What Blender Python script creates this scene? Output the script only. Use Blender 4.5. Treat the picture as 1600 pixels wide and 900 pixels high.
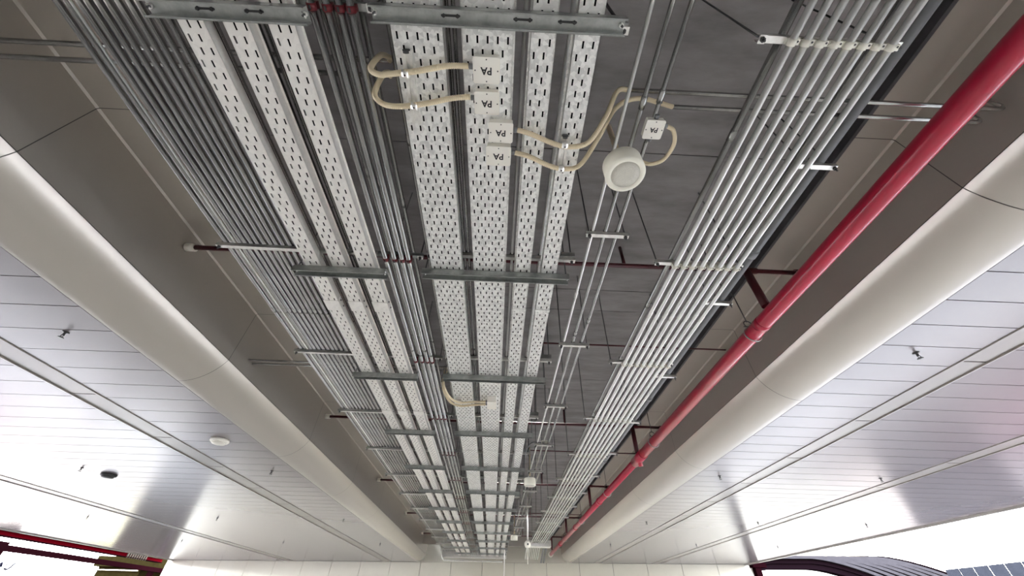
import bpy, bmesh, math, random
from mathutils import Vector, Matrix
random.seed(4)
C = bpy.context.scene
for o in list(bpy.data.objects): bpy.data.objects.remove(o)
PI = math.pi
EYE = 1.6                      # camera height above the floor; heights below are written as H above the eye

# ------------------------------------------------------------------ camera
FPX = 575.0
def nrm(v): return Vector(v).normalized()
Yc = nrm((768-800, 450-967, -FPX))
Xc = Vector((1, -0.024, 0)); Xc = (Xc - Yc*Xc.dot(Yc)).normalized()
Zc = Xc.cross(Yc)
cam = bpy.data.cameras.new('camera'); camo = bpy.data.objects.new('camera', cam)
C.collection.objects.link(camo); C.camera = camo
cam.sensor_width = 36; cam.lens = 36*FPX/1600; cam.clip_end = 500; cam.clip_start = .02
camo.matrix_world = Matrix.Translation((0, 0, EYE)) @ Matrix((Xc, Yc, Zc)).to_4x4()

# ------------------------------------------------------------------ world, sun, exposure
w = bpy.data.worlds.new('sky'); C.world = w; w.use_nodes = True
nt = w.node_tree; bg = nt.nodes['Background']
tc = nt.nodes.new('ShaderNodeTexCoord'); sx = nt.nodes.new('ShaderNodeSeparateXYZ')
rmp = nt.nodes.new('ShaderNodeValToRGB')
nt.links.new(tc.outputs['Generated'], sx.inputs[0]); nt.links.new(sx.outputs['Z'], rmp.inputs[0])
rmp.color_ramp.elements[0].position = 0.0; rmp.color_ramp.elements[0].color = (1, .985, .96, 1)
rmp.color_ramp.elements[1].position = .6; rmp.color_ramp.elements[1].color = (.72, .82, 1, 1)
nt.links.new(rmp.outputs[0], bg.inputs[0])
bg.inputs[1].default_value = 5.0
sun = bpy.data.lights.new('sun', 'SUN'); sun.energy = 14; sun.angle = .02; sun.color = (1, .96, .89)
suno = bpy.data.objects.new('sun', sun); C.collection.objects.link(suno)
suno.rotation_euler = Vector((-.10, -.62, -.78)).to_track_quat('-Z', 'Y').to_euler()
C.view_settings.view_transform = 'Standard'; C.view_settings.look = 'None'
C.view_settings.gamma = 1; C.view_settings.use_curve_mapping = False
C.view_settings.exposure = 2.35

# ------------------------------------------------------------------ materials
def mat(name, col, rough=.5, metal=0.0, var=0.0, scale=8.0, bump=0.0, coat=0.0, kind='noise', stretch=(1, 1, 1), col2=None, crough=.1):
    m = bpy.data.materials.new(name); m.use_nodes = True
    N = m.node_tree.nodes; L = m.node_tree.links; p = N['Principled BSDF']
    p.inputs['Base Color'].default_value = (*col, 1); p.inputs['Roughness'].default_value = rough
    p.inputs['Metallic'].default_value = metal; p.inputs['Coat Weight'].default_value = coat
    p.inputs['Coat Roughness'].default_value = crough
    if var or bump or col2:
        t = N.new('ShaderNodeTexCoord'); mp = N.new('ShaderNodeMapping'); mp.inputs['Scale'].default_value = stretch
        L.new(t.outputs['Object'], mp.inputs[0])
        if kind == 'spangle':
            tx = N.new('ShaderNodeTexVoronoi'); tx.inputs['Scale'].default_value = scale
            n2 = N.new('ShaderNodeTexNoise'); n2.inputs['Scale'].default_value = scale*.25; n2.inputs['Detail'].default_value = 6
            L.new(mp.outputs[0], tx.inputs['Vector']); L.new(mp.outputs[0], n2.inputs['Vector'])
            sp = N.new('ShaderNodeSeparateColor'); L.new(tx.outputs['Color'], sp.inputs[0])
            mx = N.new('ShaderNodeMath'); mx.operation = 'MULTIPLY_ADD'; mx.inputs[1].default_value = .45
            mu = N.new('ShaderNodeMath'); mu.operation = 'MULTIPLY'; mu.inputs[1].default_value = .6
            L.new(n2.outputs['Fac'], mu.inputs[0]); L.new(sp.outputs[0], mx.inputs[0]); L.new(mu.outputs[0], mx.inputs[2])
            fac = mx.outputs[0]
        else:
            tx = N.new('ShaderNodeTexNoise'); tx.inputs['Scale'].default_value = scale; tx.inputs['Detail'].default_value = 7
            tx.inputs['Roughness'].default_value = .62
            L.new(mp.outputs[0], tx.inputs['Vector']); fac = tx.outputs['Fac']
        r = N.new('ShaderNodeValToRGB')
        a = col2 if col2 else tuple(c*(1-var) for c in col); b = tuple(min(1, c*(1+var*.6)) for c in col)
        r.color_ramp.elements[0].position = .32; r.color_ramp.elements[0].color = (*a, 1)
        r.color_ramp.elements[1].position = .68; r.color_ramp.elements[1].color = (*b, 1)
        L.new(fac, r.inputs[0]); L.new(r.outputs[0], p.inputs['Base Color'])
        if bump:
            bp = N.new('ShaderNodeBump'); bp.inputs['Strength'].default_value = bump; bp.inputs['Distance'].default_value = .01
            L.new(fac, bp.inputs['Height']); L.new(bp.outputs[0], p.inputs['Normal'])
    return m
def matte(m, ior=.0):
    m.node_tree.nodes['Principled BSDF'].inputs['Specular IOR Level'].default_value = ior; return m
def emit(name, col, s):
    m = bpy.data.materials.new(name); m.use_nodes = True; p = m.node_tree.nodes['Principled BSDF']
    p.inputs['Emission Color'].default_value = (*col, 1); p.inputs['Emission Strength'].default_value = s; return m
GALV = mat('galvanised tray sheet', (.86, .86, .83), .38, .55, .18, 42, .05, kind='spangle')
GALVL = mat('clean galvanised tray sheet', (.97, .95, .90), .38, .45, .05, 30, .02, kind='spangle')
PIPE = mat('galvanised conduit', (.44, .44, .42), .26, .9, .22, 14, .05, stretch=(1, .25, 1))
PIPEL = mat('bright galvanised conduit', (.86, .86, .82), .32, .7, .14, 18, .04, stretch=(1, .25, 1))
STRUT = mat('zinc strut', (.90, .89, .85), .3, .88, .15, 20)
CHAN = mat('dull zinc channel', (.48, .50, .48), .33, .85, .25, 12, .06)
ROD = mat('threaded rod steel', (.10, .10, .10), .5, .7)
DARK = mat('dark bolt steel', (.07, .07, .07), .45, .6)
TRAYSHADE = matte(mat('tray lid steel', (.012, .012, .012), .9))  # near black, stands for the shade inside the trays
WHITEP = mat('ivory plastic', (.93, .90, .81), .38)
SADDLE = mat('ivory saddle plastic', (.80, .78, .68), .5)
FLEX = mat('cream flexible conduit', (.82, .70, .48), .45)
LETTER = mat('black lettering', (.02, .02, .02), .6)
LETTERO = matte(mat('dark sign lettering', (.006, .006, .01), .8))
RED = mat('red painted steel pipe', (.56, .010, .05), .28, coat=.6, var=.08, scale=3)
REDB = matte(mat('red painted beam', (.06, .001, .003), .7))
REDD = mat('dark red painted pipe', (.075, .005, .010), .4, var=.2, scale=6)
REDC = mat('red clamp paint', (.14, .006, .012), .45)
CLAD = mat('warm grey aluminium cladding', (.54, .50, .45), .27, .45, coat=.2, crough=.25)
SLAT = mat('pale glossy ceiling plank', (.225, .20, .20), .22, .05, coat=.0, crough=.12, var=.03, scale=.6)
STRIPM = mat('cream ceiling strip', (.30, .275, .245), .32, .05, coat=.05, crough=.12)
SEAM = mat('dark joint', (.06, .055, .05), .8)
CONC = mat('board marked concrete', (.28, .262, .255), .85, 0, .32, 1.6, .35, stretch=(.6, 2.2, 1))
CONCD = mat('dark painted concrete edge', (.07, .07, .075), .7, 0, .3, 3)
WALLM = mat('cream wall panel', (.52, .50, .42), .3, 0, .04, 1.2, coat=.5)
FLOORM = mat('polished pale floor', (.86, .84, .80), .35, 0, .12, .8)
YELLOWG = matte(mat('yellowish paving', (.085, .085, .02), .9, 0, .1, .4))
PINKG = matte(mat('pinkish paving', (.036, .016, .021), .9, 0, .1, .4))
FLOORDIM = mat('grey granite floor', (.36, .35, .34), .35, 0, .12, .8)  # unseen outer floor, made darker to bounce less light onto the planks
GROUND = matte(mat('brown grey ballast', (.028, .026, .028), .9, 0, .2, 2))
SUNGROUND = matte(mat('pale concrete apron', (.26, .235, .21), .9, 0, .05, .4))  # sunlight on the ground put into its colour
SPKW = mat('cream speaker shell', (.88, .86, .74), .4)
GRILLE = mat('speaker grille', (.66, .64, .56), .6, .1, .1, 120)
GREYP = mat('grey plastic pipe', (.20, .205, .21), .4, 0, .1, 5)
OLIVE = matte(mat('olive painted steel', (.011, .0085, .003), .6, 0, .3, 4))
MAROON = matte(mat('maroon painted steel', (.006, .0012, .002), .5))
LOUV = matte(mat('pale louvre blade', (.07, .06, .05), .8))
ROOFG = matte(mat('grey roof sheet', (.036, .033, .036), .8, .1, .15, 3))
ROOFD = matte(mat('dark roof sheet', (.004, .002, .003), .9))
PANELB = matte(mat('blue grey panel', (.022, .023, .028), .8, 0, .1, 2))
BRICK = mat('pink rendered building', (.55, .40, .40), .8, 0, .1, .5)
SIGNW = mat('white sign board', (.85, .85, .85), .5)

# ------------------------------------------------------------------ mesh helpers
class MB:
    def __init__(s): s.b = bmesh.new(); s.sm = []
    def box(s, x0, x1, y0, y1, z0, z1, bev=0):
        r = bmesh.ops.create_cube(s.b, size=1)
        bmesh.ops.scale(s.b, vec=(x1-x0, y1-y0, z1-z0), verts=r['verts'])
        bmesh.ops.translate(s.b, vec=((x0+x1)/2, (y0+y1)/2, (z0+z1)/2), verts=r['verts'])
        if bev:
            es = list({e for v in r['verts'] for e in v.link_edges})
            bmesh.ops.bevel(s.b, geom=es, offset=bev, segments=3, affect='EDGES', profile=.5)
        return s
    def vbox(s, x0, x1, y0, y1, z0, z1, bev):   # only the vertical edges rounded
        r = bmesh.ops.create_cube(s.b, size=1)
        bmesh.ops.scale(s.b, vec=(x1-x0, y1-y0, z1-z0), verts=r['verts'])
        bmesh.ops.translate(s.b, vec=((x0+x1)/2, (y0+y1)/2, (z0+z1)/2), verts=r['verts'])
        es = [e for e in {e for v in r['verts'] for e in v.link_edges} if abs(e.verts[0].co.z-e.verts[1].co.z) > 1e-5]
        bmesh.ops.bevel(s.b, geom=es, offset=bev, segments=5, affect='EDGES', profile=.5)
        return s
    def tube(s, pts, rad, n=12, cap=True):
        pts = [Vector(p) for p in pts]; rings = []
        m = len(pts); prev = None
        for i, p in enumerate(pts):
            t = (pts[min(i+1, m-1)]-pts[max(i-1, 0)]).normalized()
            if prev is None:
                a = Vector((0, 0, 1)) if abs(t.z) < .9 else Vector((1, 0, 0))
                u = t.cross(a).normalized()
            else:
                u = (prev - t*prev.dot(t)).normalized()
            prev = u; v = t.cross(u)
            r = rad[i] if isinstance(rad, (list, tuple)) else rad
            rings.append([s.b.verts.new(p+(u*math.cos(2*PI*k/n)+v*math.sin(2*PI*k/n))*r) for k in range(n)])
        for i in range(m-1):
            for k in range(n):
                f = s.b.faces.new((rings[i][k], rings[i][(k+1) % n], rings[i+1][(k+1) % n], rings[i+1][k])); f.smooth = True
        if cap:
            s.b.faces.new(rings[0]); s.b.faces.new(list(reversed(rings[-1])))
        return s
    def lathe(s, prof, c, n=32):                # prof = [(r, z)], around vertical axis at c
        rings = []
        for r, z in prof:
            rings.append([s.b.verts.new((c[0]+r*math.cos(2*PI*k/n), c[1]+r*math.sin(2*PI*k/n), c[2]+z)) for k in range(n)])
        for i in range(len(prof)-1):
            for k in range(n):
                f = s.b.faces.new((rings[i][k], rings[i][(k+1) % n], rings[i+1][(k+1) % n], rings[i+1][k])); f.smooth = True
        s.b.faces.new(rings[0]); s.b.faces.new(list(reversed(rings[-1])))
        return s
    def extrude_y(s, prof, y0, y1, closed=False, smooth=False):   # prof = [(x, z)]
        a = [s.b.verts.new((x, y0, z)) for x, z in prof]; b = [s.b.verts.new((x, y1, z)) for x, z in prof]
        m = len(prof)
        for i in range(m if closed else m-1):
            j = (i+1) % m
            f = s.b.faces.new((a[i], a[j], b[j], b[i])); f.smooth = smooth
        if closed: s.b.faces.new(a); s.b.faces.new(list(reversed(b)))
        return s
    def done(s, name, m, parent=None, smooth=False):
        bmesh.ops.recalc_face_normals(s.b, faces=s.b.faces)
        me = bpy.data.meshes.new(name); s.b.to_mesh(me); s.b.free(); me.materials.append(m)
        o = bpy.data.objects.new(name, me); C.collection.objects.link(o)
        if parent: o.parent = parent
        return o
def tag(o, label=None, cat=None, group=None, kind=None):
    if label: o['label'] = label
    if cat: o['category'] = cat
    if group: o['group'] = group
    if kind: o['kind'] = kind
    return o
def empty(name, loc): o = bpy.data.objects.new(name, None); C.collection.objects.link(o); o.location = loc; o.empty_display_size = .1; return o
def struct(o, label=None): return tag(o, label, kind='structure')
def dup(root, loc):
    r = root.copy(); C.collection.objects.link(r); r.location = loc
    for ch in list(root.children):
        c = ch.copy(); C.collection.objects.link(c); c.parent = r
        for g in list(ch.children):
            d = g.copy(); C.collection.objects.link(d); d.parent = c
    return r
ORD = ['first', 'second', 'third', 'fourth', 'fifth', 'sixth', 'seventh', 'eighth', 'ninth', 'tenth', 'eleventh', 'twelfth', 'thirteenth', 'fourteenth', 'fifteenth', 'sixteenth']
Z = lambda h: h+EYE
YN, YW = -6.0, 28.0            # near end of what is built, far wall
SLAB = Z(4.0); PANH = Z(3.85); CEIL = Z(2.56)

# ------------------------------------------------------------------ structure
struct(MB().box(-9, 8, YN-6, YW, -.3, 0).done('floor', FLOORM), 'polished pale station floor')
struct(MB().box(-21.5, -9, YN-6, YW+3, -.3, 0).done('floor', FLOORDIM), 'darker granite floor along the left platform edge')
struct(MB().box(8, 14.4, YN-6, YW-1, -.3, 0).done('floor', FLOORDIM), 'darker granite floor along the right platform edge')
struct(MB().box(-160, 160, -90, 200, -1.6, -1.5).done('ground', GROUND), 'pale open ground beyond the station')
for a in ((-60, -34.5, 29, 47.5, SUNGROUND, 'pale concrete apron outside at left'), (-60, -26, 54, 90, YELLOWG, 'yellowish paving outside at far left'), (-90, -27, 4, 27, PINKG, 'pinkish paving outside at left'), (19, 35, 29.5, 62, SUNGROUND, 'pale concrete apron outside at right'), (24, 40, 14, 20.5, PINKG, 'pinkish paving outside at right')):  # sunlit and tinted patches added for their reflection in the planks
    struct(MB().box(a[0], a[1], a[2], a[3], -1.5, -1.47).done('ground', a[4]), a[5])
struct(MB().box(-23, 15, YN-.3, YN, -.2, SLAB+.5).done('wall_near', CONCD), 'wall behind the camera')  # added blocker, keeps light off the faces turned to the camera
# slab of concrete boards with joints
m = MB(); js = [YN]
y = 2.04-2.6*3
while y < YW+.3: js += [y]; y += 2.6
js = sorted(set([YN, -3.2, -.6, 2.04, 4.41, 4.94, 7.4, 7.9, 10.57, 13.2, 15.8, 18.4, 21.0, 23.6, 26.2, YW]))
for a, b in zip(js, js[1:]): m.box(-3.62, 3.60, a+.006, b-.006, SLAB, SLAB+.3)
m.box(-3.7, 3.7, YN, YW, SLAB+.02, SLAB+.35)
struct(m.done('ceiling', CONC), 'grey board marked concrete slab above the services')

def wing(sg, xi, xcor, yseam, pitch, strips, xedge, yoff, nm, yend):
    # horizontal cladding, vertical fascia and bullnose in panels 3.45 m long
    m = MB(); R = .585; cx = xcor+.55; cz = PANH-3.85+2.56+R
    prof = [(xi, SLAB+.02), (xi, PANH), (xcor-.02, PANH), (xcor, PANH-.02), (xcor, Z(2.942))]
    a0 = math.atan2(Z(2.935)-cz, xcor-cx)       # arc from the fascia to the bottom
    if a0 < 0: a0 += 2*PI
    n = 18; a1 = 1.5*PI
    arc = [(cx+R*math.cos(a0+(a1-a0)*i/n), cz+R*math.sin(a0+(a1-a0)*i/n)) for i in range(n+1)]
    y = yseam-3.46*4
    while y < yend:
        y0 = max(y, YN)+.004; y1 = min(y+3.46, yend)-.004
        if y1 > y0:
            m.extrude_y([(sg*x, z) for x, z in prof], y0, y1)
            m.extrude_y([(sg*x, z) for x, z in arc], y0, y1, smooth=True)
        y += 3.46
    o = m.done('wall_'+nm, CLAD); struct(o, nm+' warm grey cladding fascia with a rounded lower edge')
    b = MB()       # dark backing behind the panel joints
    b.extrude_y([(sg*x, z) for x, z in [(xi+.01, SLAB+.02), (xi+.01, PANH+.012), (xcor+.012, PANH+.012), (xcor+.012, Z(2.95))]+[(cx+(x-cx)*.98, cz+(z-cz)*.98) for x, z in arc]], YN, yend)
    struct(b.done('trim_1', SEAM), 'dark joints of the '+nm+' cladding')
    e = MB().box(sg*xi-.01 if sg > 0 else sg*xi-.03, sg*xi+.03 if sg > 0 else sg*xi+.01, YN, yend, PANH-.004, SLAB+.02)
    struct(e.done('trim_2', CONCD), 'dark strip where the slab meets the '+nm+' cladding')
    # plank fields
    xs = [cx]; 
    for s in strips: xs += [s[0], s[1]]
    xs.append(xedge)
    m = MB()
    for k in range(0, len(xs), 2):
        x0, x1 = xs[k]+.008, xs[k+1]-.008
        y = yoff-pitch*int((yoff-YN)/pitch)
        while y < yend-.05:
            y1 = min(y+pitch-.012, yend)
            m.box(min(sg*x0, sg*x1), max(sg*x0, sg*x1), y, y1, CEIL, CEIL+.03)
            y += pitch
    struct(m.done('ceiling_planks_'+nm, SLAT), 'pale glossy plank ceiling on the '+nm)
    b = MB(); b.box(min(sg*cx, sg*xedge), max(sg*cx, sg*xedge), YN, yend, CEIL+.028, CEIL+.2)
    struct(b.done('trim_3', SEAM), 'dark backing in the plank joints on the '+nm)
    for i, s in enumerate(strips):
        m = MB(); y = YN+.4
        while y < yend:
            y1 = min(y+1.9, yend)
            m.box(min(sg*s[0], sg*s[1])+.03, max(sg*s[0], sg*s[1])-.03, y+.012, y1-.012, CEIL+.006, CEIL+.03)
            y += 1.9
        st = struct(m.done('trim_4', STRIPM), 'cream recessed access strip running along the '+nm+' plank ceiling')
        f = MB()
        for x in (s[0], s[1]-.025): f.box(min(sg*x, sg*(x+.025)), max(sg*x, sg*(x+.025)), YN, yend, CEIL-.012, CEIL+.03)
        struct(f.done('trim_5', STRIPM), 'thin raised rails beside the '+nm+' access strip')
    f = MB(); x = xedge
    f.box(min(sg*x, sg*(x+.12)), max(sg*x, sg*(x+.12)), YN, yend, CEIL-.05, CEIL+.9)
    struct(f.done('trim_6', STRIPM), 'outer fascia of the '+nm+' canopy')
    f = MB(); f.box(min(sg*xi, sg*xedge), max(sg*xi, sg*xedge), YN, yend, SLAB+.36, SLAB+.5)
    struct(f.done('roof_'+nm, CONC), 'roof deck over the '+nm+' wing')
wing(-1, 3.62, 4.28, 1.76, .487, [(6.42, 6.90), (12.95, 13.45)], 21.45, 3.95, 'left', 32.6)
wing(1, 3.60, 4.05, 1.68, .425, [(5.86, 6.25), (9.19, 9.60)], 14.25, 2.33, 'right', 28.0)
# far wall with panel joints, standing slightly askew to the hall
m = MB(); x = -17.9
while x < 18.8:
    m.box(x+.01, min(x+1.95, 19.3)-.01, 0, .1, -.2, CEIL-.01); x += 1.95
m.box(-17.9, 19.3, -.004, .1, CEIL, SLAB+.4)
fw = m.done('wall_far', WALLM); fw.location = (-4.2, 28.6, 0); fw.rotation_euler = (0, 0, -math.atan(.165)); struct(fw, 'cream panelled wall at the far end')
m = MB().box(-17.9, 19.3, .09, .3, -.2, SLAB+.3); fw = m.done('trim_7', SEAM); fw.location = (-4.2, 28.6, 0); fw.rotation_euler = (0, 0, -math.atan(.165)); struct(fw, 'dark joints of the far wall')
# lower cross bulkhead in front of the far wall
struct(MB().box(-4.6, 4.4, 26.7, 27.0, Z(3.25), SLAB).done('trim_8', CLAD), 'cladding bulkhead where the slab meets the far wall')

# ------------------------------------------------------------------ cable trays
def tray(x0, x1, mtl, label, cols, shift0, flange, splices, sp_wide):
    y0, y1 = -1.0, 25.4; zb = Z(2.60); zt = Z(2.68); t = .0018
    root = empty('cable_tray', ((x0+x1)/2, 0, zb)); tag(root, label, 'cable tray', 'perforated cable trays')
    ox = (x0+x1)/2
    # bottom sheet: a grid of faces with the slots left open
    b = bmesh.new(); W = x1-x0; pr, pc, sl, sw = .0705, .0618, .040, .0115
    vt = {}
    def V(x, y):
        k = (round(x, 5), round(y, 5))
        if k not in vt: vt[k] = b.verts.new((k[0]-ox, k[1], 0))
        return vt[k]
    mid = (x0+x1)/2
    nrow = int((y1-y0)/pr)
    for i in range(nrow):
        ya = y0+i*pr; yb = ya+pr; s0 = ya+(pr-sl)/2; s1 = s0+sl
        nc = cols[i % 2]; off = shift0[i % 2]
        cs = [mid+off+(k-(nc-1)/2)*pc for k in range(nc)]
        xs = [x0]
        for c in cs: xs += [c-sw/2, c+sw/2]
        xs.append(x1)
        def quad(a, c, d, e): b.faces.new((V(a, d), V(c, d), V(c, e), V(a, e)))
        for k in range(len(xs)-1):
            quad(xs[k], xs[k+1], s0, s1) if k % 2 == 0 else None
        # strips above and below the slots share the slot columns
        for k in range(len(xs)-1):
            quad(xs[k], xs[k+1], ya, s0); quad(xs[k], xs[k+1], s1, yb)
    me = bpy.data.meshes.new('tray_base'); 
    ext = bmesh.ops.extrude_face_region(b, geom=list(b.faces))
    bmesh.ops.translate(b, vec=(0, 0, t), verts=[v for v in ext['geom'] if isinstance(v, bmesh.types.BMVert)])
    bmesh.ops.recalc_face_normals(b, faces=b.faces); b.to_mesh(me); b.free(); me.materials.append(mtl)
    o = bpy.data.objects.new('tray_base', me); C.collection.objects.link(o); o.parent = root
    m = MB()
    for xa in (x0, x1-t): m.box(xa-ox, xa+t-ox, y0, y1, 0, zt-zb)
    if flange:
        m.box(x0-ox-.012, x0-ox, y0, y1, zt-zb-.004, zt-zb); m.box(x1-ox, x1-ox+.012, y0, y1, zt-zb-.004, zt-zb)
    m.done('side_rail', mtl, root)
    MB().box(x0-ox+.002, x1-ox-.002, y0, y1, zt-zb-.006, zt-zb-.002).done('tray_lid', TRAYSHADE, root)  # dark sheet added over the tray so the slots look shaded
    for sy in splices:
        m = MB(); d = .085 if sp_wide else .02
        m.box(x0-ox-.006, x1-ox+.006, sy-d, sy+d, -.0065, -.0005)
        for s in (-1, 1):
            xe = (x0-ox-.006) if s < 0 else (x1-ox+.001)
            m.box(xe, xe+.005, sy-d, sy+d, -.0045, .07)
        pl = m.done('splice_plate', mtl, root)
        if sp_wide:
            for yy in (-.05, .05):
                MB().box(x1-ox+.006, x1-ox+.012, sy+yy-.008, sy+yy+.008, .03, .046).done('splice_bolt', DARK, pl)
    return root
SPL = [3.30, 6.2, 9.5, 12.3, 14.6, 18.6, 20.9]
tray(-2.005, -1.850, GALVL, 'narrow pale perforated cable tray beside the left conduit bundle, leftmost of the seven trays', (2, 2), (-.022, .012), 0, SPL, True)
tray(-1.737, -1.590, GALVL, 'narrow pale perforated cable tray, middle one of the left group of three', (2, 2), (-.012, .022), 1, SPL, True)
tray(-1.470, -1.312, GALVL, 'narrow pale perforated cable tray, nearest to the red clamped conduits', (2, 2), (-.022, .012), 1, [.42]+SPL, True)
tray(-.744, -.434, GALV, 'wide mottled perforated cable tray crossed by both left cream hoses', (4, 5), (0, 0), 0, [5.0+3*k for k in range(7)], False)
tray(-.321, -.013, GALV, 'wide mottled perforated cable tray carrying the four stacked white boxes', (4, 5), (0, 0), 1, [5.0+3*k for k in range(7)], False)
tray(.094, .240, GALV, 'narrow mottled perforated cable tray right of the tray with the white boxes', (2, 2), (-.018, .012), 1, [3.25+3*k for k in range(8)], False)
tray(.355, .508, GALV, 'narrow mottled perforated cable tray, rightmost of the seven trays', (2, 2), (-.018, .012), 1, [3.25+3*k for k in range(8)], False)

# ------------------------------------------------------------------ conduits along the hall
CPL = {}
def conduit(x, h, r, mtl, label, cat='conduit', group=None, y0=-1.5, y1=25.44, coup=None, name='conduit', tail=None, cr=1.13):
    pts = [(0, y0, 0), (0, y1, 0)]
    if tail: pts += tail
    o = MB().tube(pts, r, 14).done(name, mtl); o.location = (x, 0, Z(h)); tag(o, label, cat, group)
    if coup:
        key = (round(r, 4), mtl.name, round(cr, 2))
        for cy in coup:
            if cy > y1 or cy < y0: continue
            if key not in CPL:
                mm = MB(); mm.tube([(0, -.045, 0), (0, .045, 0)], r*cr, 14)
                c = mm.done('coupling', mtl); CPL[key] = c.data
            else:
                c = bpy.data.objects.new('coupling', CPL[key]); C.collection.objects.link(c)
            c.parent = o; c.location = (0, cy, 0)
    return o
left_x = [-2.833, -2.769, -2.692, -2.641, -2.577, -2.516, -2.449, -2.383, -2.327, -2.261, -2.19, -2.125]
for i, x in enumerate(left_x):
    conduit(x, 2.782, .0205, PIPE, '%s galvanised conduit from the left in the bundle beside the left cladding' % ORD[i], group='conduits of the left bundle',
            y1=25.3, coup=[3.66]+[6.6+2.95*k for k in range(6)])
conduit(-2.731, 2.765, .0085, PIPEL, 'thin bright conduit squeezed between the second and third large ones of the left bundle', group='conduits of the left bundle', y1=25.3)
for i, (x, h, r) in enumerate([(-1.915, 2.785, .021), (-1.645, 2.785, .021), (-1.595, 2.80, .016)]):
    conduit(x, h, r, PIPE, ['galvanised conduit in the gap between the first and second left trays', 'thicker galvanised conduit in the gap between the second and third left trays', 'thinner galvanised conduit above the gap between the second and third left trays'][i], coup=[3.8+3*k for k in range(7)])
for i, x in enumerate([-1.208, -1.118, -1.044, -.978]):
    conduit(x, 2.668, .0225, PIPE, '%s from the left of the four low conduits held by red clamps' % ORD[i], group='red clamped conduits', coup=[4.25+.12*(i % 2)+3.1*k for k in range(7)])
for i, x in enumerate([-1.268, -1.198, -1.114, -1.032, -.957]):
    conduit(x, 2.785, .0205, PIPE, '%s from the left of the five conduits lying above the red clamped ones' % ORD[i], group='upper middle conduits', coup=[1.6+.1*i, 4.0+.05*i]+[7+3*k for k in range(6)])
conduit(-.802, 2.782, .018, PIPE, 'single grey conduit hugging the left edge of the wide tray', coup=[1.4, 4.4, 7.4, 10.4, 13.4])
for x, h, r, l in [(-.43, 2.785, .014, 'left conduit in the dark gap between the two wide trays'), (-.388, 2.785, .014, 'right conduit in the dark gap between the two wide trays'),
                   (.058, 2.785, .014, 'bright conduit in the gap right of the tray with the white boxes'), (.345, 2.785, .014, 'bright conduit in the gap between the two narrow right trays')]:
    conduit(x, h, r, PIPEL if x > 0 else PIPE, l, coup=[2.75, 4.35]+[7.2+3*k for k in range(6)])
for i in range(8):
    x = 1.695+.0885*i
    conduit(x, 2.662, .0215, PIPEL, '%s from the left of the eight bright conduits on ivory saddles' % ORD[i], group='conduits of the right bundle', y1=20.54,
            coup=[3.32+.04*(i % 2)+3.0*k for k in range(6)])
    o = MB().tube([(0, 21.01, 0), (-.10, 21.5, -.03), (-.12, 21.8, -.08), (-.13, 22.8, -.40)], .0215, 12).done('conduit', PIPEL); o.location = (x, 0, Z(2.662))
    tag(o, '%s from the left of the eight short conduits dropping out beyond the trunking box' % ORD[i], 'conduit', 'short conduits beyond the trunking box')
conduit(1.70, 2.80, .026, PIPE, 'darker conduit lying above and left of the eight bright conduits', y1=20.5, coup=[1.25, 3.3, 6.3, 9.3, 12.3])
conduit(2.30, 2.80, .02, PIPE, 'grey conduit lying above the gap between the last two bright right conduits', y1=20.5, coup=[1.9, 4.9, 7.9, 10.9])
for i, x in enumerate([.812, .932, 1.045]):
    conduit(x, 2.765 if i < 2 else 2.762, [.014, .0165, .0165][i], PIPE if i else PIPEL, ['left', 'middle', 'right'][i]+' one of the three slim conduits left of the round speaker and beyond it', group='three slim conduits', y1=20.4,
            coup=[[3.15, 6.2, 9.2], [1.03, 3.9, 6.9], [.98, 3.62, 6.62]][i], cr=1.35)
pv = conduit(2.655, 3.0, .057, GREYP, 'thick grey plastic pipe between the bright conduits and the right cladding', cat='pipe', y1=22.6, coup=[2.6, 6.1, 9.6, 13.1, 16.6], name='drain_pipe', cr=1.16)

# red main
redm = MB().tube([(0, -3, 0), (0, 9.38, 0)], .098, 28)
redm = redm.done('fire_main', RED); redm.location = (3.345, 0, Z(2.9)); tag(redm, 'large glossy red fire main running the length of the hall at right', 'fire pipe')
for cy in (3.72, 13.4, 18.0, 22.5):
    MB().tube([(0, cy-.05, 0), (0, cy+.05, 0)], .1015, 28).done('coupling', RED, redm)
MB().tube([(0, 9.39, 0), (0, 26.5, 0)], .085, 24).done('reduced_run', RED, redm)
MB().tube([(0, 8.75, -.0), (0, 9.4, 0)], .110, 28).tube([(0, 9.1, 0), (.03, 9.13, -.17)], .055, 18).done('tee_fitting', RED, redm)
MB().tube([(0, 26.5, 0), (0, 26.7, 0)], .14, 24).done('escutcheon', WHITEP, redm)

# ------------------------------------------------------------------ hangers
def rod(parent, x, y, z0, z1, r=.0065, nut=True):
    o = MB().tube([(x, y, z0), (x, y, z1)], r, 8).done('threaded_rod', ROD, parent)
    return o
def nuts(parent, pts, r=.016, name='nut'):
    for p in pts:
        MB().tube([(p[0], p[1], p[2]), (p[0], p[1], p[2]-.014)], r, 6).tube([(p[0], p[1], p[2]), (p[0], p[1], p[2]-.035)], r*.45, 8).done(name, DARK, parent)
def strut_mesh(x0, x1, wy=.041, h=.041, openx=None):
    # closed face down, open face up, like the photographed strut
    t = .003; m = MB()
    m.box(x0, x1, -wy/2, wy/2, 0, t); m.box(x0, x1, -wy/2, -wy/2+t, 0, h); m.box(x0, x1, wy/2-t, wy/2, 0, h)
    m.box(x0, x1, -wy/2, -wy/2+.011, h-t, h); m.box(x0, x1, wy/2-.011, wy/2, h-t, h)
    return m
SH = SLAB
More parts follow.
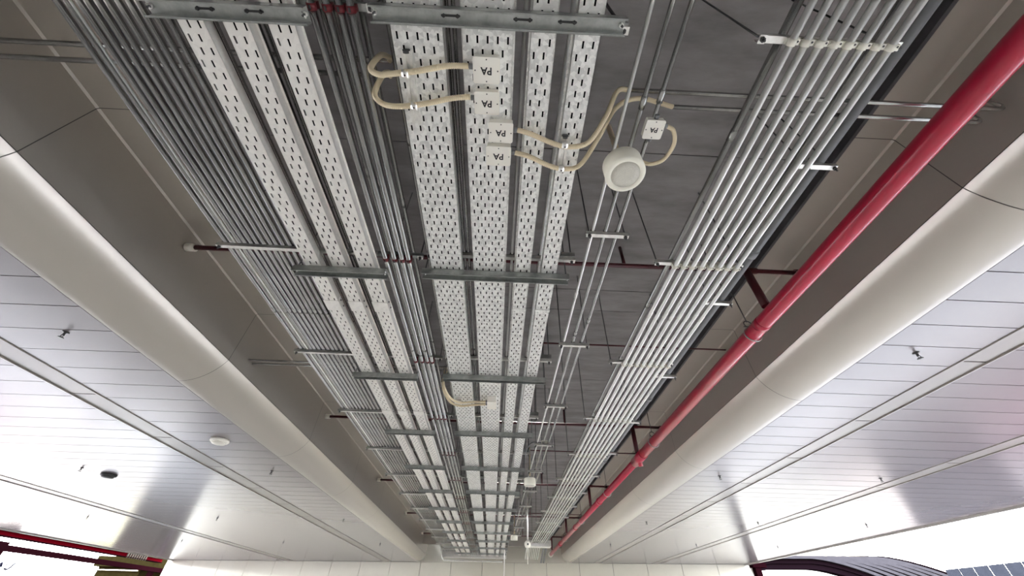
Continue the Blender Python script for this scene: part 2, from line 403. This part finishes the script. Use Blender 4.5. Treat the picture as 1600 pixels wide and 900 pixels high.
def hanger_left():
    r = empty('strut_hanger', (0, 0, 0)); zb = Z(2.718)
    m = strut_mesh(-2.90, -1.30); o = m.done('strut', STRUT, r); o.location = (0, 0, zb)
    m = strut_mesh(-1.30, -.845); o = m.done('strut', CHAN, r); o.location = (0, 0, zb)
    MB().box(-.90, -.85, -.024, .024, zb-.006, zb-.001).done('end_plate', STRUT, r)
    rod(r, -2.872, 0, zb-.03, SH); rod(r, -.875, 0, zb-.03, SH)
    nuts(r, [(-2.872, 0, zb), (-.875, 0, zb-.006)])
    for x in [-1.208, -1.118, -1.044, -.978]:
        q = MB(); q.tube([(x, -.018, Z(2.668)), (x, .018, Z(2.668))], .0285, 16); q.box(x-.026, x+.026, -.018, .018, Z(2.69), zb)
        c = q.done('pipe_clamp', REDC, r)
        MB().box(x-.005, x+.005, -.012, .012, Z(2.63), Z(2.642)).done('clamp_screw', DARK, c)
    for x in left_x:
        q = MB(); z = Z(2.782)
        q.tube([(x+.0255*math.cos(a), 0, z+.0255*math.sin(a)) for a in [-.2+i*(PI+.4)/10 for i in range(11)]], .0035, 6)
        q.done('pipe_clip', DARK, r)
    return r
def hanger_mid():
    r = empty('strut_hanger', (0, 0, 0)); zb = Z(2.718)
    m = strut_mesh(-.80, .70); o = m.done('strut', STRUT, r); o.location = (0, 0, zb)
    MB().box(.56, .70, -.03, .03, zb+.042, zb+.10).done('strut_bracket', CHAN, r)
    MB().box(.64, .70, -.022, .022, zb-.005, zb-.001).done('end_plate', STRUT, r)
    rod(r, .665, 0, zb-.03, SH); rod(r, -.775, 0, zb-.03, SH)
    nuts(r, [(.665, 0, zb-.005), (-.775, 0, zb)])
    for x in (-.43, -.388, .058, .345):
        q = MB(); q.tube([(x, -.014, Z(2.785)), (x, .014, Z(2.785))], .021, 14); q.done('pipe_clip', DARK, r)
    return r
def hanger_right():
    r = empty('strut_hanger', (0, 0, 0)); zb = Z(2.690)
    m = strut_mesh(1.50, 2.385); o = m.done('strut', STRUT, r); o.location = (0, 0, zb)
    for x in (1.50, 2.345): MB().box(x, x+.045, -.024, .024, zb-.006, zb-.001).done('end_plate', STRUT, r)
    rod(r, 1.522, 0, zb-.02, SH); rod(r, 2.366, 0, zb-.02, SH)
    nuts(r, [(1.522, 0, zb-.006), (2.366, 0, zb-.006)])
    for i in range(8):
        x = 1.695+.0885*i; q = MB()
        q.tube([(x, -.019, Z(2.662)), (x, .019, Z(2.662))], .0275, 16); q.box(x-.030, x+.030, -.016, .016, Z(2.668), zb-.001)
        q.box(x+.008, x+.036, -.021, .012, Z(2.641), Z(2.655), bev=.003)
        s = q.done('saddle', SADDLE, r)
        MB().tube([(x+.022, -.008, Z(2.642)), (x+.022, -.008, Z(2.638))], .006, 8).done('saddle_screw', DARK, s)
    return r
def hanger_three():
    r = empty('strut_hanger', (0, 0, 0)); zb = Z(2.700)
    m = strut_mesh(.745, 1.146); o = m.done('strut', STRUT, r); o.location = (0, 0, zb)
    rod(r, .775, 0, zb-.01, SH); rod(r, 1.116, 0, zb-.01, SH)
    nuts(r, [(.775, 0, zb), (1.116, 0, zb)], .018)
    for x in (.812, .932, 1.045):
        q = MB(); q.tube([(x, -.012, Z(2.764)), (x, .012, Z(2.764))], .022, 12); q.done('pipe_clip', DARK, r)
    return r
def hanger_grey():
    r = empty('strut_hanger', (0, 0, 0)); zb = Z(2.898)
    m = strut_mesh(2.40, 2.775); o = m.done('strut', STRUT, r); o.location = (0, 0, zb)
    rod(r, 2.755, 0, zb-.045, SH); rod(r, 2.52, 0, zb-.01, SH)
    nuts(r, [(2.755, 0, zb), (2.52, 0, zb)])
    MB().tube([(2.655+.061*math.cos(a), 0, Z(3.0)+.061*math.sin(a)) for a in [i*PI/12 for i in range(13)]], .006, 6).done('pipe_clip', DARK, r)
    return r
def row(fn, ys, label, group, skew=0.0):
    r0 = fn()
    for i, y in enumerate(ys):
        r = r0 if i == 0 else dup(r0, (0, y, 0))
        r.location = (0, y, 0); r.rotation_euler = (0, 0, skew)
        tag(r, label % (ORD[i]+' from the camera'), 'pipe hanger', group)
row(hanger_left, [.572]+[.66+1.965*k for k in range(1, 13)], 'long zinc strut under the left conduit bundle, %s', 'struts of the left bundle', .018)
row(hanger_mid, [.60+1.975*k for k in range(13)], 'zinc strut above the four right cable trays, %s', 'struts above the right trays')
row(hanger_right, [.598+1.93*k for k in range(10)], 'strut with ivory saddles holding the eight bright conduits, %s', 'saddle struts at right')
row(hanger_three, [.33+1.885*k for k in range(11)], 'short strut carrying the three slim conduits, %s', 'short struts of the three slim conduits')
row(hanger_grey, [1.53+1.83*k for k in range(10)], 'short strut under the thick grey plastic pipe, %s', 'struts of the grey plastic pipe')

def channel(x0, x1, bolts):
    r = empty('support_channel', (0, 0, 0)); zt = Z(2.5985); t = .005; wy = .088; h = .07
    m = MB(); m.box(x0, x1, -wy/2, wy/2, zt-t, zt)
    m.box(x0, x1, -wy/2, -wy/2+t, zt-h, zt); m.box(x0, x1, wy/2-t, wy/2, zt-h, zt)
    m.box(x0, x1, -wy/2, -wy/2+.010, zt-h, zt-h+t); m.box(x0, x1, wy/2-.010, wy/2, zt-h, zt-h+t)
    m.done('channel', CHAN, r)
    for bx in bolts:
        q = MB(); q.tube([(bx, 0, zt-t), (bx, 0, zt-t-.010)], .011, 6); q.tube([(bx, 0, zt-t-.008), (bx, 0, zt-t-.022)], .005, 8)
        q.done('bolt', DARK, r)
    for a, b in zip(bolts[::2], bolts[1::2]):
        MB().vbox(a-.016, b+.016, -.006, .006, zt-t-.0015, zt-t-.0003, .005).done('slot', DARK, r)
    for x in (x0+.02, x1-.02):
        rod(r, x, 0, zt-.045, SH)
        MB().tube([(x, 0, zt-t), (x, 0, zt-t-.014)], .015, 6).tube([(x-.012, -.012, zt-.02), (x+.012, .012, zt-.04)], .005, 8).done('nut', STRUT, r)
    return r
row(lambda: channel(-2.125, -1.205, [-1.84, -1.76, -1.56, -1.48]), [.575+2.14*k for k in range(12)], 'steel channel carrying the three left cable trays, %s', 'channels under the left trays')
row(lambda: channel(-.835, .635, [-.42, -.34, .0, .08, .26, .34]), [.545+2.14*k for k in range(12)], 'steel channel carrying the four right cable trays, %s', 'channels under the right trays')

# ------------------------------------------------------------------ cross pipes
def crossp(x0, x1, y, h, r, mtl, name, label, cat, group=None, bend=0):
    pts = [(x0, y, Z(h)), (x1, y, Z(h))]
    if bend: pts = [(x0, y, Z(h)), (x1-.08, y, Z(h)), (x1-.03, y, Z(h)+.015), (x1, y, Z(h)+.06), (x1, y, Z(h)+bend)]
    return tag(MB().tube(pts, r, 14).done(name, mtl), label, cat, group)
crossp(-4.275, -.95, .965, 3.15, .019, PIPE, 'conduit', 'upper conduit crossing from the left cladding behind the left bundle', 'conduit', 'crossing conduits')
crossp(-4.275, -.97, 1.075, 3.15, .019, PIPE, 'conduit', 'lower conduit crossing from the left cladding behind the left bundle', 'conduit', 'crossing conduits')
crossp(.92, 3.98, 1.075, 3.12, .017, PIPE, 'conduit', 'upper conduit crossing behind the bright conduits to the right cladding', 'conduit', 'crossing conduits', .35)
crossp(1.30, 3.90, 1.185, 3.12, .017, PIPE, 'conduit', 'lower conduit crossing behind the bright conduits to the right cladding', 'conduit', 'crossing conduits', .35)
crossp(-4.275, -.90, 5.62, 3.18, .016, PIPE, 'conduit', 'upper of the two far conduits meeting the left cladding above the rounded edge', 'conduit', 'crossing conduits')
crossp(-4.275, -.92, 5.74, 3.18, .016, PIPE, 'conduit', 'lower of the two far conduits meeting the left cladding above the rounded edge', 'conduit', 'crossing conduits')
for i in range(5):
    y = 3.47+5.53*i; zz = Z(3.62)
    r = empty('sprinkler_branch', (0, y, zz)); tag(r, 'dark red sprinkler branch pipe crossing above the trays, %s from the camera' % ORD[i], 'fire pipe', 'red branch pipes')
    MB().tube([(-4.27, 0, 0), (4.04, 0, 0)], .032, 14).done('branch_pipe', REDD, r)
    MB().tube([(3.30, 0, .03), (3.30, 0, -.625)], .052, 16).done('drop_pipe', REDD, r)
    MB().tube([(1.62, .0, 0), (1.62, 0, .37)], .022, 12).done('riser', REDD, r)
    MB().tube([(3.10, 0, 0), (3.44, 0, 0)], .045, 14).done('tee_fitting', REDD, r)
    MB().tube([(-4.16, 0, 0), (-4.272, 0, 0)], .055, 18).done('escutcheon', WHITEP, r)
    MB().tube([(3.98, 0, 0), (4.045, 0, 0)], .05, 18).done('escutcheon', REDD, r)
for i, y in enumerate([5.55, 11.2, 14.9, 19.8]):
    crossp(.5, 4.04, y, 3.7, .014, REDD, 'branch_pipe', 'thin dark pipe crossing under the slab between red branches, %s from the camera' % ORD[i], 'fire pipe', 'thin dark cross pipes')
# clevis hangers of the fire main
def clevis():
    r = empty('clevis_hanger', (3.345, 0, Z(2.9)))
    n = 20
    MB().tube([(.113*math.cos(2*PI*k/n), 0, .113*math.sin(2*PI*k/n)) for k in range(n+1)], .008, 8).done('band', CHAN, r)
    MB().tube([(.052*math.cos(2*PI*k/n), .0, .165+.052*math.sin(2*PI*k/n)) for k in range(n+1)], .007, 8).done('ring', DARK, r)
    MB().tube([(-.07, 0, .125), (.07, 0, .125)], .007, 8).done('bolt', DARK, r)
    MB().tube([(0, 0, .2), (0, 0, .95)], .0075, 8).done('threaded_rod', ROD, r)
    return r
c0 = clevis()
for i, y in enumerate([3.95, 8.0, 12.3, 16.6, 21.0]):
    c = c0 if i == 0 else dup(c0, (3.345, y, Z(2.9))); c.location = (3.345, y, Z(2.9))
    tag(c, 'clevis hanger looped round the red fire main, %s from the camera' % ORD[i], 'pipe hanger', 'clevis hangers')

# ------------------------------------------------------------------ PA boxes, hoses, speaker
def text_mesh(s, size, parent, loc, mtl, rot=(0, PI, 0), name='lettering', depth=.0006):
    cu = bpy.data.curves.new('t', 'FONT'); cu.body = s; cu.size = size; cu.align_x = 'CENTER'; cu.align_y = 'CENTER'; cu.extrude = depth; cu.offset = .0012*size/.05
    to = bpy.data.objects.new('t', cu); C.collection.objects.link(to)
    dg = bpy.context.evaluated_depsgraph_get(); me = bpy.data.meshes.new_from_object(to.evaluated_get(dg))
    bpy.data.objects.remove(to); me.materials.clear(); me.materials.append(mtl)
    o = bpy.data.objects.new(name, me); C.collection.objects.link(o); o.parent = parent; o.location = loc; o.rotation_euler = rot
    return o
def pabox(cx, cy, hb, wx, wy, ht, label, gl, name='junction_box', txt=True):
    r = empty(name, (cx, cy, Z(hb))); tag(r, label, 'junction box', 'white PA boxes' if txt else None)
    MB().vbox(-wx/2+.004, wx/2-.004, -wy/2+.004, wy/2-.004, .010, ht, .010).done('box_body', WHITEP, r)
    MB().vbox(-wx/2, wx/2, -wy/2, wy/2, 0, .011, .014).done('lid', WHITEP, r)
    if txt:
        text_mesh('PA', .058*wx/.165, r, (0, 0, -.0008), LETTER)
        for sx, sy in ((0, 1), (0, -1), (1, 0), (-1, 0)):
            MB().tube([(sx*wx*.42, sy*wy*.41, .002), (sx*wx*.42, sy*wy*.41, -.0012)], .0042, 8).done('lid_screw', DARK, r)
    for g in gl:   # glands: ((x,y),(dx,dy))
        (gx, gy), (dx, dy) = g
        MB().tube([(gx, gy, ht*.5), (gx+dx*.028, gy+dy*.028, ht*.5)], .017, 10).done('cable_gland', GREYP, r)
    return r
B = []
pabox(-.171, .804, 2.53, .168, .150, .066, 'white PA box nearest the top channel, topmost of the four under the wide tray', [((-.082, -.01), (-1, 0))])
pabox(-.170, 1.000, 2.53, .165, .144, .066, 'white PA box second from the top under the wide tray, hose on its left', [((-.08, -.02), (-1, 0))])
pabox(-.074, 1.193, 2.53, .170, .142, .066, 'white PA box third from the top under the wide tray, hose on its right', [((.083, -.01), (1, 0))])
pabox(-.088, 1.370, 2.53, .182, .150, .066, 'white PA box lowest of the four under the wide tray', [((.09, -.02), (1, 0))])
pabox(1.045, 1.190, 2.69, .140, .140, .058, 'white PA box clamped to the slim conduit beside the round speaker', [((.07, -.02), (1, 0)), ((0, -.07), (0, -1)), ((0, .07), (0, 1))])
def bez(pts, n=14):                       # smooth Catmull-Rom through the points
    P = [Vector(p) for p in pts]; P = [P[0]*2-P[1]]+P+[P[-1]*2-P[-2]]; out = []
    for i in range(1, len(P)-2):
        for k in range(n):
            t = k/n; a, b, c, d = P[i-1], P[i], P[i+1], P[i+2]
            out.append(.5*((2*b)+(c-a)*t+(2*a-5*b+4*c-d)*t*t+(3*b-a-3*c+d)*t**3))
    out.append(P[-2]); return out
def flex(pts, label, r=.0185, group='cream flexible hoses', mtl=None):
    base = bez([(x, y, Z(h)) for x, y, h in pts], 20)
    # resample evenly for the corrugation
    L = [0]
    for a, b in zip(base, base[1:]): L.append(L[-1]+(b-a).length)
    step = .0045; n = int(L[-1]/step); out = []; j = 0; rad = []
    for i in range(n+1):
        s = L[-1]*i/n
        while j < len(L)-2 and L[j+1] < s: j += 1
        t = (s-L[j])/max(1e-6, L[j+1]-L[j]); out.append(base[j].lerp(base[j+1], t)); rad.append(r*(1.0 if (i//1) % 3 else .84))
    return tag(MB().tube(out, rad, 12).done('flexible_conduit', mtl or FLEX), label, 'flexible conduit', group)
flex([(-.285, .793, 2.563), (-.42, .795, 2.55), (-.60, .825, 2.53), (-.74, .845, 2.53), (-.85, .86, 2.54), (-.915, .845, 2.60), (-.90, .83, 2.8), (-.90, .90, 3.0), (-.95, .965, 3.15)], 'cream corrugated hose from the topmost PA box out to the left')
flex([(-.282, .975, 2.563), (-.40, .985, 2.55), (-.58, 1.02, 2.53), (-.74, 1.045, 2.53), (-.86, 1.04, 2.54), (-.925, 1.00, 2.60), (-.91, .95, 2.8), (-.92, 1.0, 3.0), (-.97, 1.075, 3.15)], 'cream corrugated hose from the second PA box out to the left')
flex([(.040, 1.18, 2.563), (.14, 1.20, 2.55), (.30, 1.25, 2.53), (.42, 1.27, 2.53), (.56, 1.24, 2.56), (.68, 1.12, 2.72), (.78, 1.03, 2.95), (.92, 1.075, 3.12)], 'cream corrugated hose from the third PA box curving up to the right')
flex([(.030, 1.35, 2.563), (.14, 1.37, 2.55), (.28, 1.42, 2.53), (.40, 1.445, 2.53), (.53, 1.42, 2.56), (.66, 1.28, 2.72), (.80, 1.15, 2.95), (1.0, 1.12, 3.08), (1.30, 1.185, 3.12)], 'cream corrugated hose from the lowest PA box curving up to the right')
flex([(1.142, 1.17, 2.72), (1.20, 1.20, 2.71), (1.235, 1.30, 2.70), (1.20, 1.42, 2.70), (1.12, 1.47, 2.71), (1.052, 1.475, 2.745)], 'cream hose looping round the right side of the PA box by the speaker', r=.016)
for x, y, l in [(-.665, .94, 'short slotted strut holding the two left cream hoses'), (.385, 1.345, 'short slotted strut holding the two right cream hoses')]:
    r = empty('hose_bracket', (x, y, Z(2.60))); tag(r, l, 'bracket', 'hose brackets')
    ya, yb = (-.21, .24) if x < 0 else (-.13, .12)
    q = MB(); q.box(-.03, .03, ya, yb, -.010, -.001); q.box(-.03, -.012, ya, yb, -.034, -.010); q.box(.012, .03, ya, yb, -.034, -.010)
    q.done('strut', STRUT, r)
    for yy, hx in ((-.095, -.013), (.10, .013)) if x < 0 else ((-.085, 0), (.10, 0)):
        c = MB(); c.tube([(hx-.021, yy, -.070), (hx+.021, yy, -.070)], .0255, 14); c.box(hx-.014, hx+.014, yy-.013, yy+.013, -.062, -.034); cc = c.done('hose_clamp', STRUT, r)
        MB().tube([(hx, yy, -.088), (hx, yy, -.100)], .006, 8).done('clamp_screw', DARK, cc)
    MB().tube([(0, ya-.004, -.02), (0, ya+.012, -.02)], .024, 12).done('end_cap', DARK, r)

def speaker(x, y, h, R, ht, label, drop):
    r = empty('ceiling_speaker', (x, y, Z(h))); tag(r, label, 'speaker', 'round pendant speakers')
    prof = [(R*.72, .004), (R*.74, 0), (R*.96, 0), (R, .010), (R, ht-.012), (R*.96, ht), (R*.3, ht), (.02, ht)]
    MB().lathe(prof, (0, 0, 0), 48).done('shell', SPKW, r)
    MB().lathe([(R*.72, .010), (R*.72, .0035), (R*.4, .002), (.004, .002)], (0, 0, 0), 40).done('grille', GRILLE, r)
    MB().tube([(0, 0, ht), (0, 0, ht+.05)], .02, 12).tube([(0, 0, ht+.03), (0, -.03, ht+.03)], .012, 8).done('gland', GREYP, r)
    MB().tube([(0, 0, ht+.05), (0, 0, ht+.10), (0, 0, drop)], [.017, .022, .022], 12).done('pendant_tube', FLEX, r)
    return r
speaker(.850, 1.42, 2.44, .146, .16, 'round cream pendant speaker hanging nearest, beside the small PA box', .80)
speaker(.800, 9.84, 2.42, .142, .16, 'round cream pendant speaker hanging second in the row of slim conduits', .9)
speaker(.800, 18.2, 2.42, .142, .16, 'round cream pendant speaker hanging farthest', .9)
# farther small boxes
bx = pabox(-.136, 5.575, 2.50, .145, .27, .10, 'white louvred box farther along under the wide tray', [((-.07, -.03), (-1, 0)), ((-.07, .06), (-1, 0))], txt=False)
flex([(-.235, 5.545, 2.55), (-.45, 5.55, 2.54), (-.66, 5.56, 2.53), (-.80, 5.40, 2.55), (-.88, 5.2, 2.66), (-.90, 5.3, 2.95), (-.90, 5.62, 3.18)], 'cream hose from the louvred box, the upper of the pair')
flex([(-.235, 5.635, 2.55), (-.45, 5.66, 2.54), (-.64, 5.68, 2.53), (-.80, 5.58, 2.55), (-.90, 5.35, 2.66), (-.93, 5.45, 2.95), (-.92, 5.74, 3.18)], 'cream hose from the louvred box, the lower of the pair')
cl = MB(); cl.box(-.70, -.62, 5.50, 5.72, Z(2.555), Z(2.599)); tag(cl.done('hose_clamp', STRUT), 'zinc clamp gripping the far pair of cream hoses', 'bracket')
bx = pabox(.98, 8.05, 2.78, .14, .16, .07, 'small white box high above the three slim conduits', [((-.07, 0), (-1, 0))], txt=False)
flex([(.88, 8.05, 2.815), (.72, 8.05, 2.82), (.62, 8.2, 2.75), (.60, 8.5, 2.7), (.62, 8.8, 2.8), (.64, 8.9, 3.2)], 'dark hose looping left from the small white box', r=.011, mtl=GREYP, group='dark hoses')

# ------------------------------------------------------------------ far end of the services
wb = MB(); wb.box(1.50, 2.62, 20.55, 21.0, Z(2.52), Z(2.77), bev=.01)
tag(wb.done('trunking_box', STRUT), 'grey trunking box swallowing the eight bright conduits at the far end', 'trunking box')
for k in range(2):
    o = MB().tube([(0, 21.01, 0), (0, 22.0, 0), (0, 23.4, -.45)], .05, 12).done('conduit', GREYP); o.location = (2.425+.13*k, 0, Z(2.66))
    tag(o, ['left', 'right'][k]+' thick grey conduit dropping behind the trunking box', 'conduit', 'thick grey conduits')
for x, y, hl, l in [(.55, 24.0, 1.55, 'slim white pole with a round camera at its foot, left of the pair'), (1.13, 15.2, 1.92, 'slim white pole with a round camera at its foot, right of the pair')]:
    r = empty('camera_pole', (x, y, Z(hl))); tag(r, l, 'camera pole', 'camera poles')
    MB().tube([(0, 0, .1), (0, 0, SLAB-Z(hl))], .028, 14).done('pole', STRUT, r)
    MB().lathe([(.02, -.10), (.08, -.09), (.11, -.03), (.11, .04), (.06, .10), (.02, .11)], (0, 0, 0), 24).done('camera_housing', WHITEP, r)
    MB().tube([(0, -.108, -.01), (0, -.118, -.01)], .03, 16).done('lens', DARK, r)
    MB().tube([(0, 0, -.09), (0, 0, -.55)], .012, 8).done('lower_rod', WHITEP, r)
# grey pipe loop hanging under the tray ends
lp = bez([(-3.0, 26.2, SLAB), (-3.0, 26.2, Z(3.3)), (-3.0, 26.2, Z(2.75)), (-2.9, 26.2, Z(2.5)), (-2.6, 26.2, Z(2.44)), (-1.0, 26.2, Z(2.44)), (.5, 26.2, Z(2.44))], 8)
tag(MB().tube(lp, .04, 10).done('conduit', PIPEL), 'pale pipe looping below the ends of the cable trays', 'conduit')
tb = MB().box(-2.9, .7, 25.45, 25.75, Z(2.52), Z(2.95), bev=.01)
tag(tb.done('trunking_box', STRUT), 'long grey trunking box closing the ends of the cable trays', 'trunking box')

# ------------------------------------------------------------------ ceiling fittings on the planks
def sprink():
    r = empty('sprinkler', (0, 0, CEIL))
    MB().lathe([(.035, 0), (.038, -.006), (.014, -.012), (.012, -.045), (.006, -.05)], (0, 0, 0), 16).done('escutcheon', DARK, r)
    q = MB(); q.tube([(-.014, 0, -.03), (-.022, 0, -.055), (-.008, 0, -.078)], .004, 6); q.tube([(.014, 0, -.03), (.022, 0, -.055), (.008, 0, -.078)], .004, 6); q.done('frame_arms', DARK, r)
    MB().lathe([(.032, -.078), (.034, -.081), (.004, -.083)], (0, 0, 0), 12).done('deflector', DARK, r)
    return r
s0 = sprink(); n = 0
for xx, ys, side in ((-5.44, (4.0, 9.79, 15.6, 21.4), 'left'), (-10.12, (4.2, 10.02, 16.0, 21.7), 'left'), (-15.15, (10.3, 16.5, 22.1), 'left'),
                     (5.15, (3.74, 9.06, 14.5, 19.6), 'right'), (8.80, (3.7, 8.86, 14.1, 19.1), 'right'), (12.35, (8.8, 13.9, 19.0), 'right')):
    nm = {5.44: 'first', 10.12: 'second', 15.15: 'third', 5.15: 'first', 8.80: 'second', 12.35: 'third'}[abs(xx)]
    for j, yy in enumerate(ys):
        o = s0 if n == 0 else dup(s0, (xx, yy, CEIL)); o.location = (xx, yy, CEIL); n += 1
        tag(o, 'small dark sprinkler in the %s row out on the %s planks, %s from the camera' % (nm, side, ORD[j]), 'sprinkler', 'plank ceiling sprinklers')
for x, y, m_, l in [(-5.56, 7.73, WHITEP, 'white round smoke detector on the left planks beside the rounded cladding'), (-9.88, 10.56, DARK, 'dark flat round detector on the left planks beyond the access strip')]:
    r = empty('smoke_detector', (x, y, CEIL)); tag(r, l, 'smoke detector')
    MB().lathe([(.17, 0), (.17, -.03), (.15, -.05)], (0, 0, 0), 32).done('detector_base', m_, r)
    MB().lathe([(.13, -.048), (.12, -.075), (.06, -.085), (.004, -.086)], (0, 0, 0), 32).done('detector_head', m_, r)

# ------------------------------------------------------------------ outside, left
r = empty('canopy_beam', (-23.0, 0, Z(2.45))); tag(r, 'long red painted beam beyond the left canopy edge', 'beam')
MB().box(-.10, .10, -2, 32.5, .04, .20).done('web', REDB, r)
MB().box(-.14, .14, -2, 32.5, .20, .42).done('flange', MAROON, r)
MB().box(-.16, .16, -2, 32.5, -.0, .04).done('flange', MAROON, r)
for k in range(9): MB().box(.11, .16, 29.2+k*.2, 29.2+k*.2+.09, -.02, .35).done('louvre_slat', LOUV, r)
r = empty('service_beam', (-24.0, 0, Z(2.04))); tag(r, 'thin maroon beam under the red one, with a bolted bracket at its near end', 'beam')
MB().box(-.10, .10, 22.9, 36.8, 0, .24).done('beam_body', MAROON, r)
MB().box(-.5, .14, 22.2, 22.9, -.45, .34).done('bracket', MAROON, r)
r = empty('station_shelter', (-28.7, 37, -1.5)); tag(r, 'olive platform shelter with a lit strip at the bottom left corner', 'building')
MB().box(-2.4, 2.5, 0, 6.0, Z(2.5)+1.5, Z(3.15)+1.5).done('roof', OLIVE, r)
MB().box(-2.3, 1.0, .5, 5.6, 0, Z(2.5)+1.5).done('shelter_wall', OLIVE, r)
MB().box(-2.2, .9, .30, .42, Z(2.28)+1.5, Z(2.34)+1.5).done('light_strip', emit('lit strip', (1, .80, .25), .22), r)
MB().box(1.6, 1.9, .5, .8, 0, Z(2.5)+1.5).done('post', MAROON, r)
r = empty('platform_sign', (-26, 25.2, -1.5)); tag(r, 'white sign board with dark characters at the left edge', 'sign')
MB().box(-.05, .05, -2.6, 1.4, Z(1.25)+1.5, Z(1.95)+1.5).done('board', SIGNW, r)
MB().box(-.08, -.05, -.6, -.5, 0, Z(1.3)+1.5).done('post', MAROON, r)
zs = Z(1.5)+1.5
MB().tube([(.06, .0, zs+.25), (.06, .12, zs+.10), (.06, -.05, zs+.05)], .055, 8).done('lettering', LETTERO, r)
MB().tube([(.06, .32, zs+.17), (.06, .36, zs+.17)], .025, 8).done('lettering', LETTERO, r)
MB().tube(bez([(.06, .72, zs+.28), (.06, .62, zs+.08), (.06, .50, zs+.0), (.06, .36, zs+.03)], 5), .03, 8).done('lettering', LETTERO, r)
for k in range(3):
    tag(MB().tube(bez([(-26-.2*k, 28.7+.1*k, -1.5), (-26-.2*k, 28.9+.1*k, Z(1.0)), (-26-.2*k, 29.2+.1*k, Z(1.5)), (-26-.2*k, 29.8+.1*k, Z(2.02))], 6), .018, 6).done('cable', GREYP), 'thin curved cable rising beside the white sign, %s of three' % ORD[k], 'cable', 'curved cables outside')
# ------------------------------------------------------------------ outside, right
r = empty('canopy_column', (14.75, 25.3, 0)); tag(r, 'dark maroon column at the right end of the far wall', 'column')
MB().box(-.16, .16, -.16, .16, 0, Z(2.62)).done('shaft', MAROON, r)
MB().box(-.26, .5, -.2, .2, Z(2.40), Z(2.62)).done('bracket', MAROON, r)
r = empty('footbridge_roof', (0, 29, -1.5)); tag(r, 'dark ribbed roof curving down outside beyond the right end of the far wall', 'building')
def archp(k, d=0.0):
    x0 = 20.9+1.02*k; pts = [(16.6, Z(3.22-d)+1.5), (18.2, Z(3.42-d)+1.5)]
    for i in range(9):
        t = i/8; pts.append((x0+t*(5.2+.1*k), Z(3.47-d+.05*k-1.35*t**1.6)+1.5))
    return pts
for k in range(7):
    p = archp(k); q = MB()
    q.extrude_y(p+[(x-.05, z-.16) for x, z in reversed(p)], .35*k, .35*k+.2, closed=True)
    q.done('rib', ROOFG, r)
    q = MB(); q.extrude_y([(x, z-.02) for x, z in p]+[(x-.05, z-.40) for x, z in reversed(p)], .35*k+.2, .35*k+.34, closed=True)
    q.done('roof_slat', ROOFD, r)
p = archp(6.6, -.06); q = MB(); q.extrude_y(p+[(x, z-.06) for x, z in reversed(p)], 2.45, 3.4, closed=True); q.done('roof_sheet', ROOFD, r)
p = archp(0, .27); q = MB(); q.extrude_y(p+[(x-.1, z-.42) for x, z in reversed(p)], .3, .9, closed=True); q.done('edge_beam', ROOFD, r)
MB().box(16.8, 17.2, .3, .7, 0, Z(2.9)+1.5).done('post', MAROON, r)
r = empty('station_building', (26, 35, -1.5)); tag(r, 'pale building strip showing above the ribbed roof', 'building')
MB().box(-5, 3.5, 0, 4, 0, Z(4.25)+1.5).done('building_wall', WALLM, r)
MB().box(-5.3, 3.8, -.3, 4, Z(4.25)+1.5, Z(4.5)+1.5).done('roof', STRIPM, r)
r = empty('screen_fence', (26, 20.0, -1.5)); tag(r, 'row of blue grey screen panels at the bottom right corner', 'fence')
for k in range(8):
    MB().box(0, .06, -.9+k*.82, -.9+k*.82+.76, .2, Z(2.57)+1.5).done('screen_panel', PANELB, r)
MB().box(.06, .16, -.9, 5.7, 0, .5).done('base_rail', ROOFG, r)
print('objects', len(bpy.data.objects))
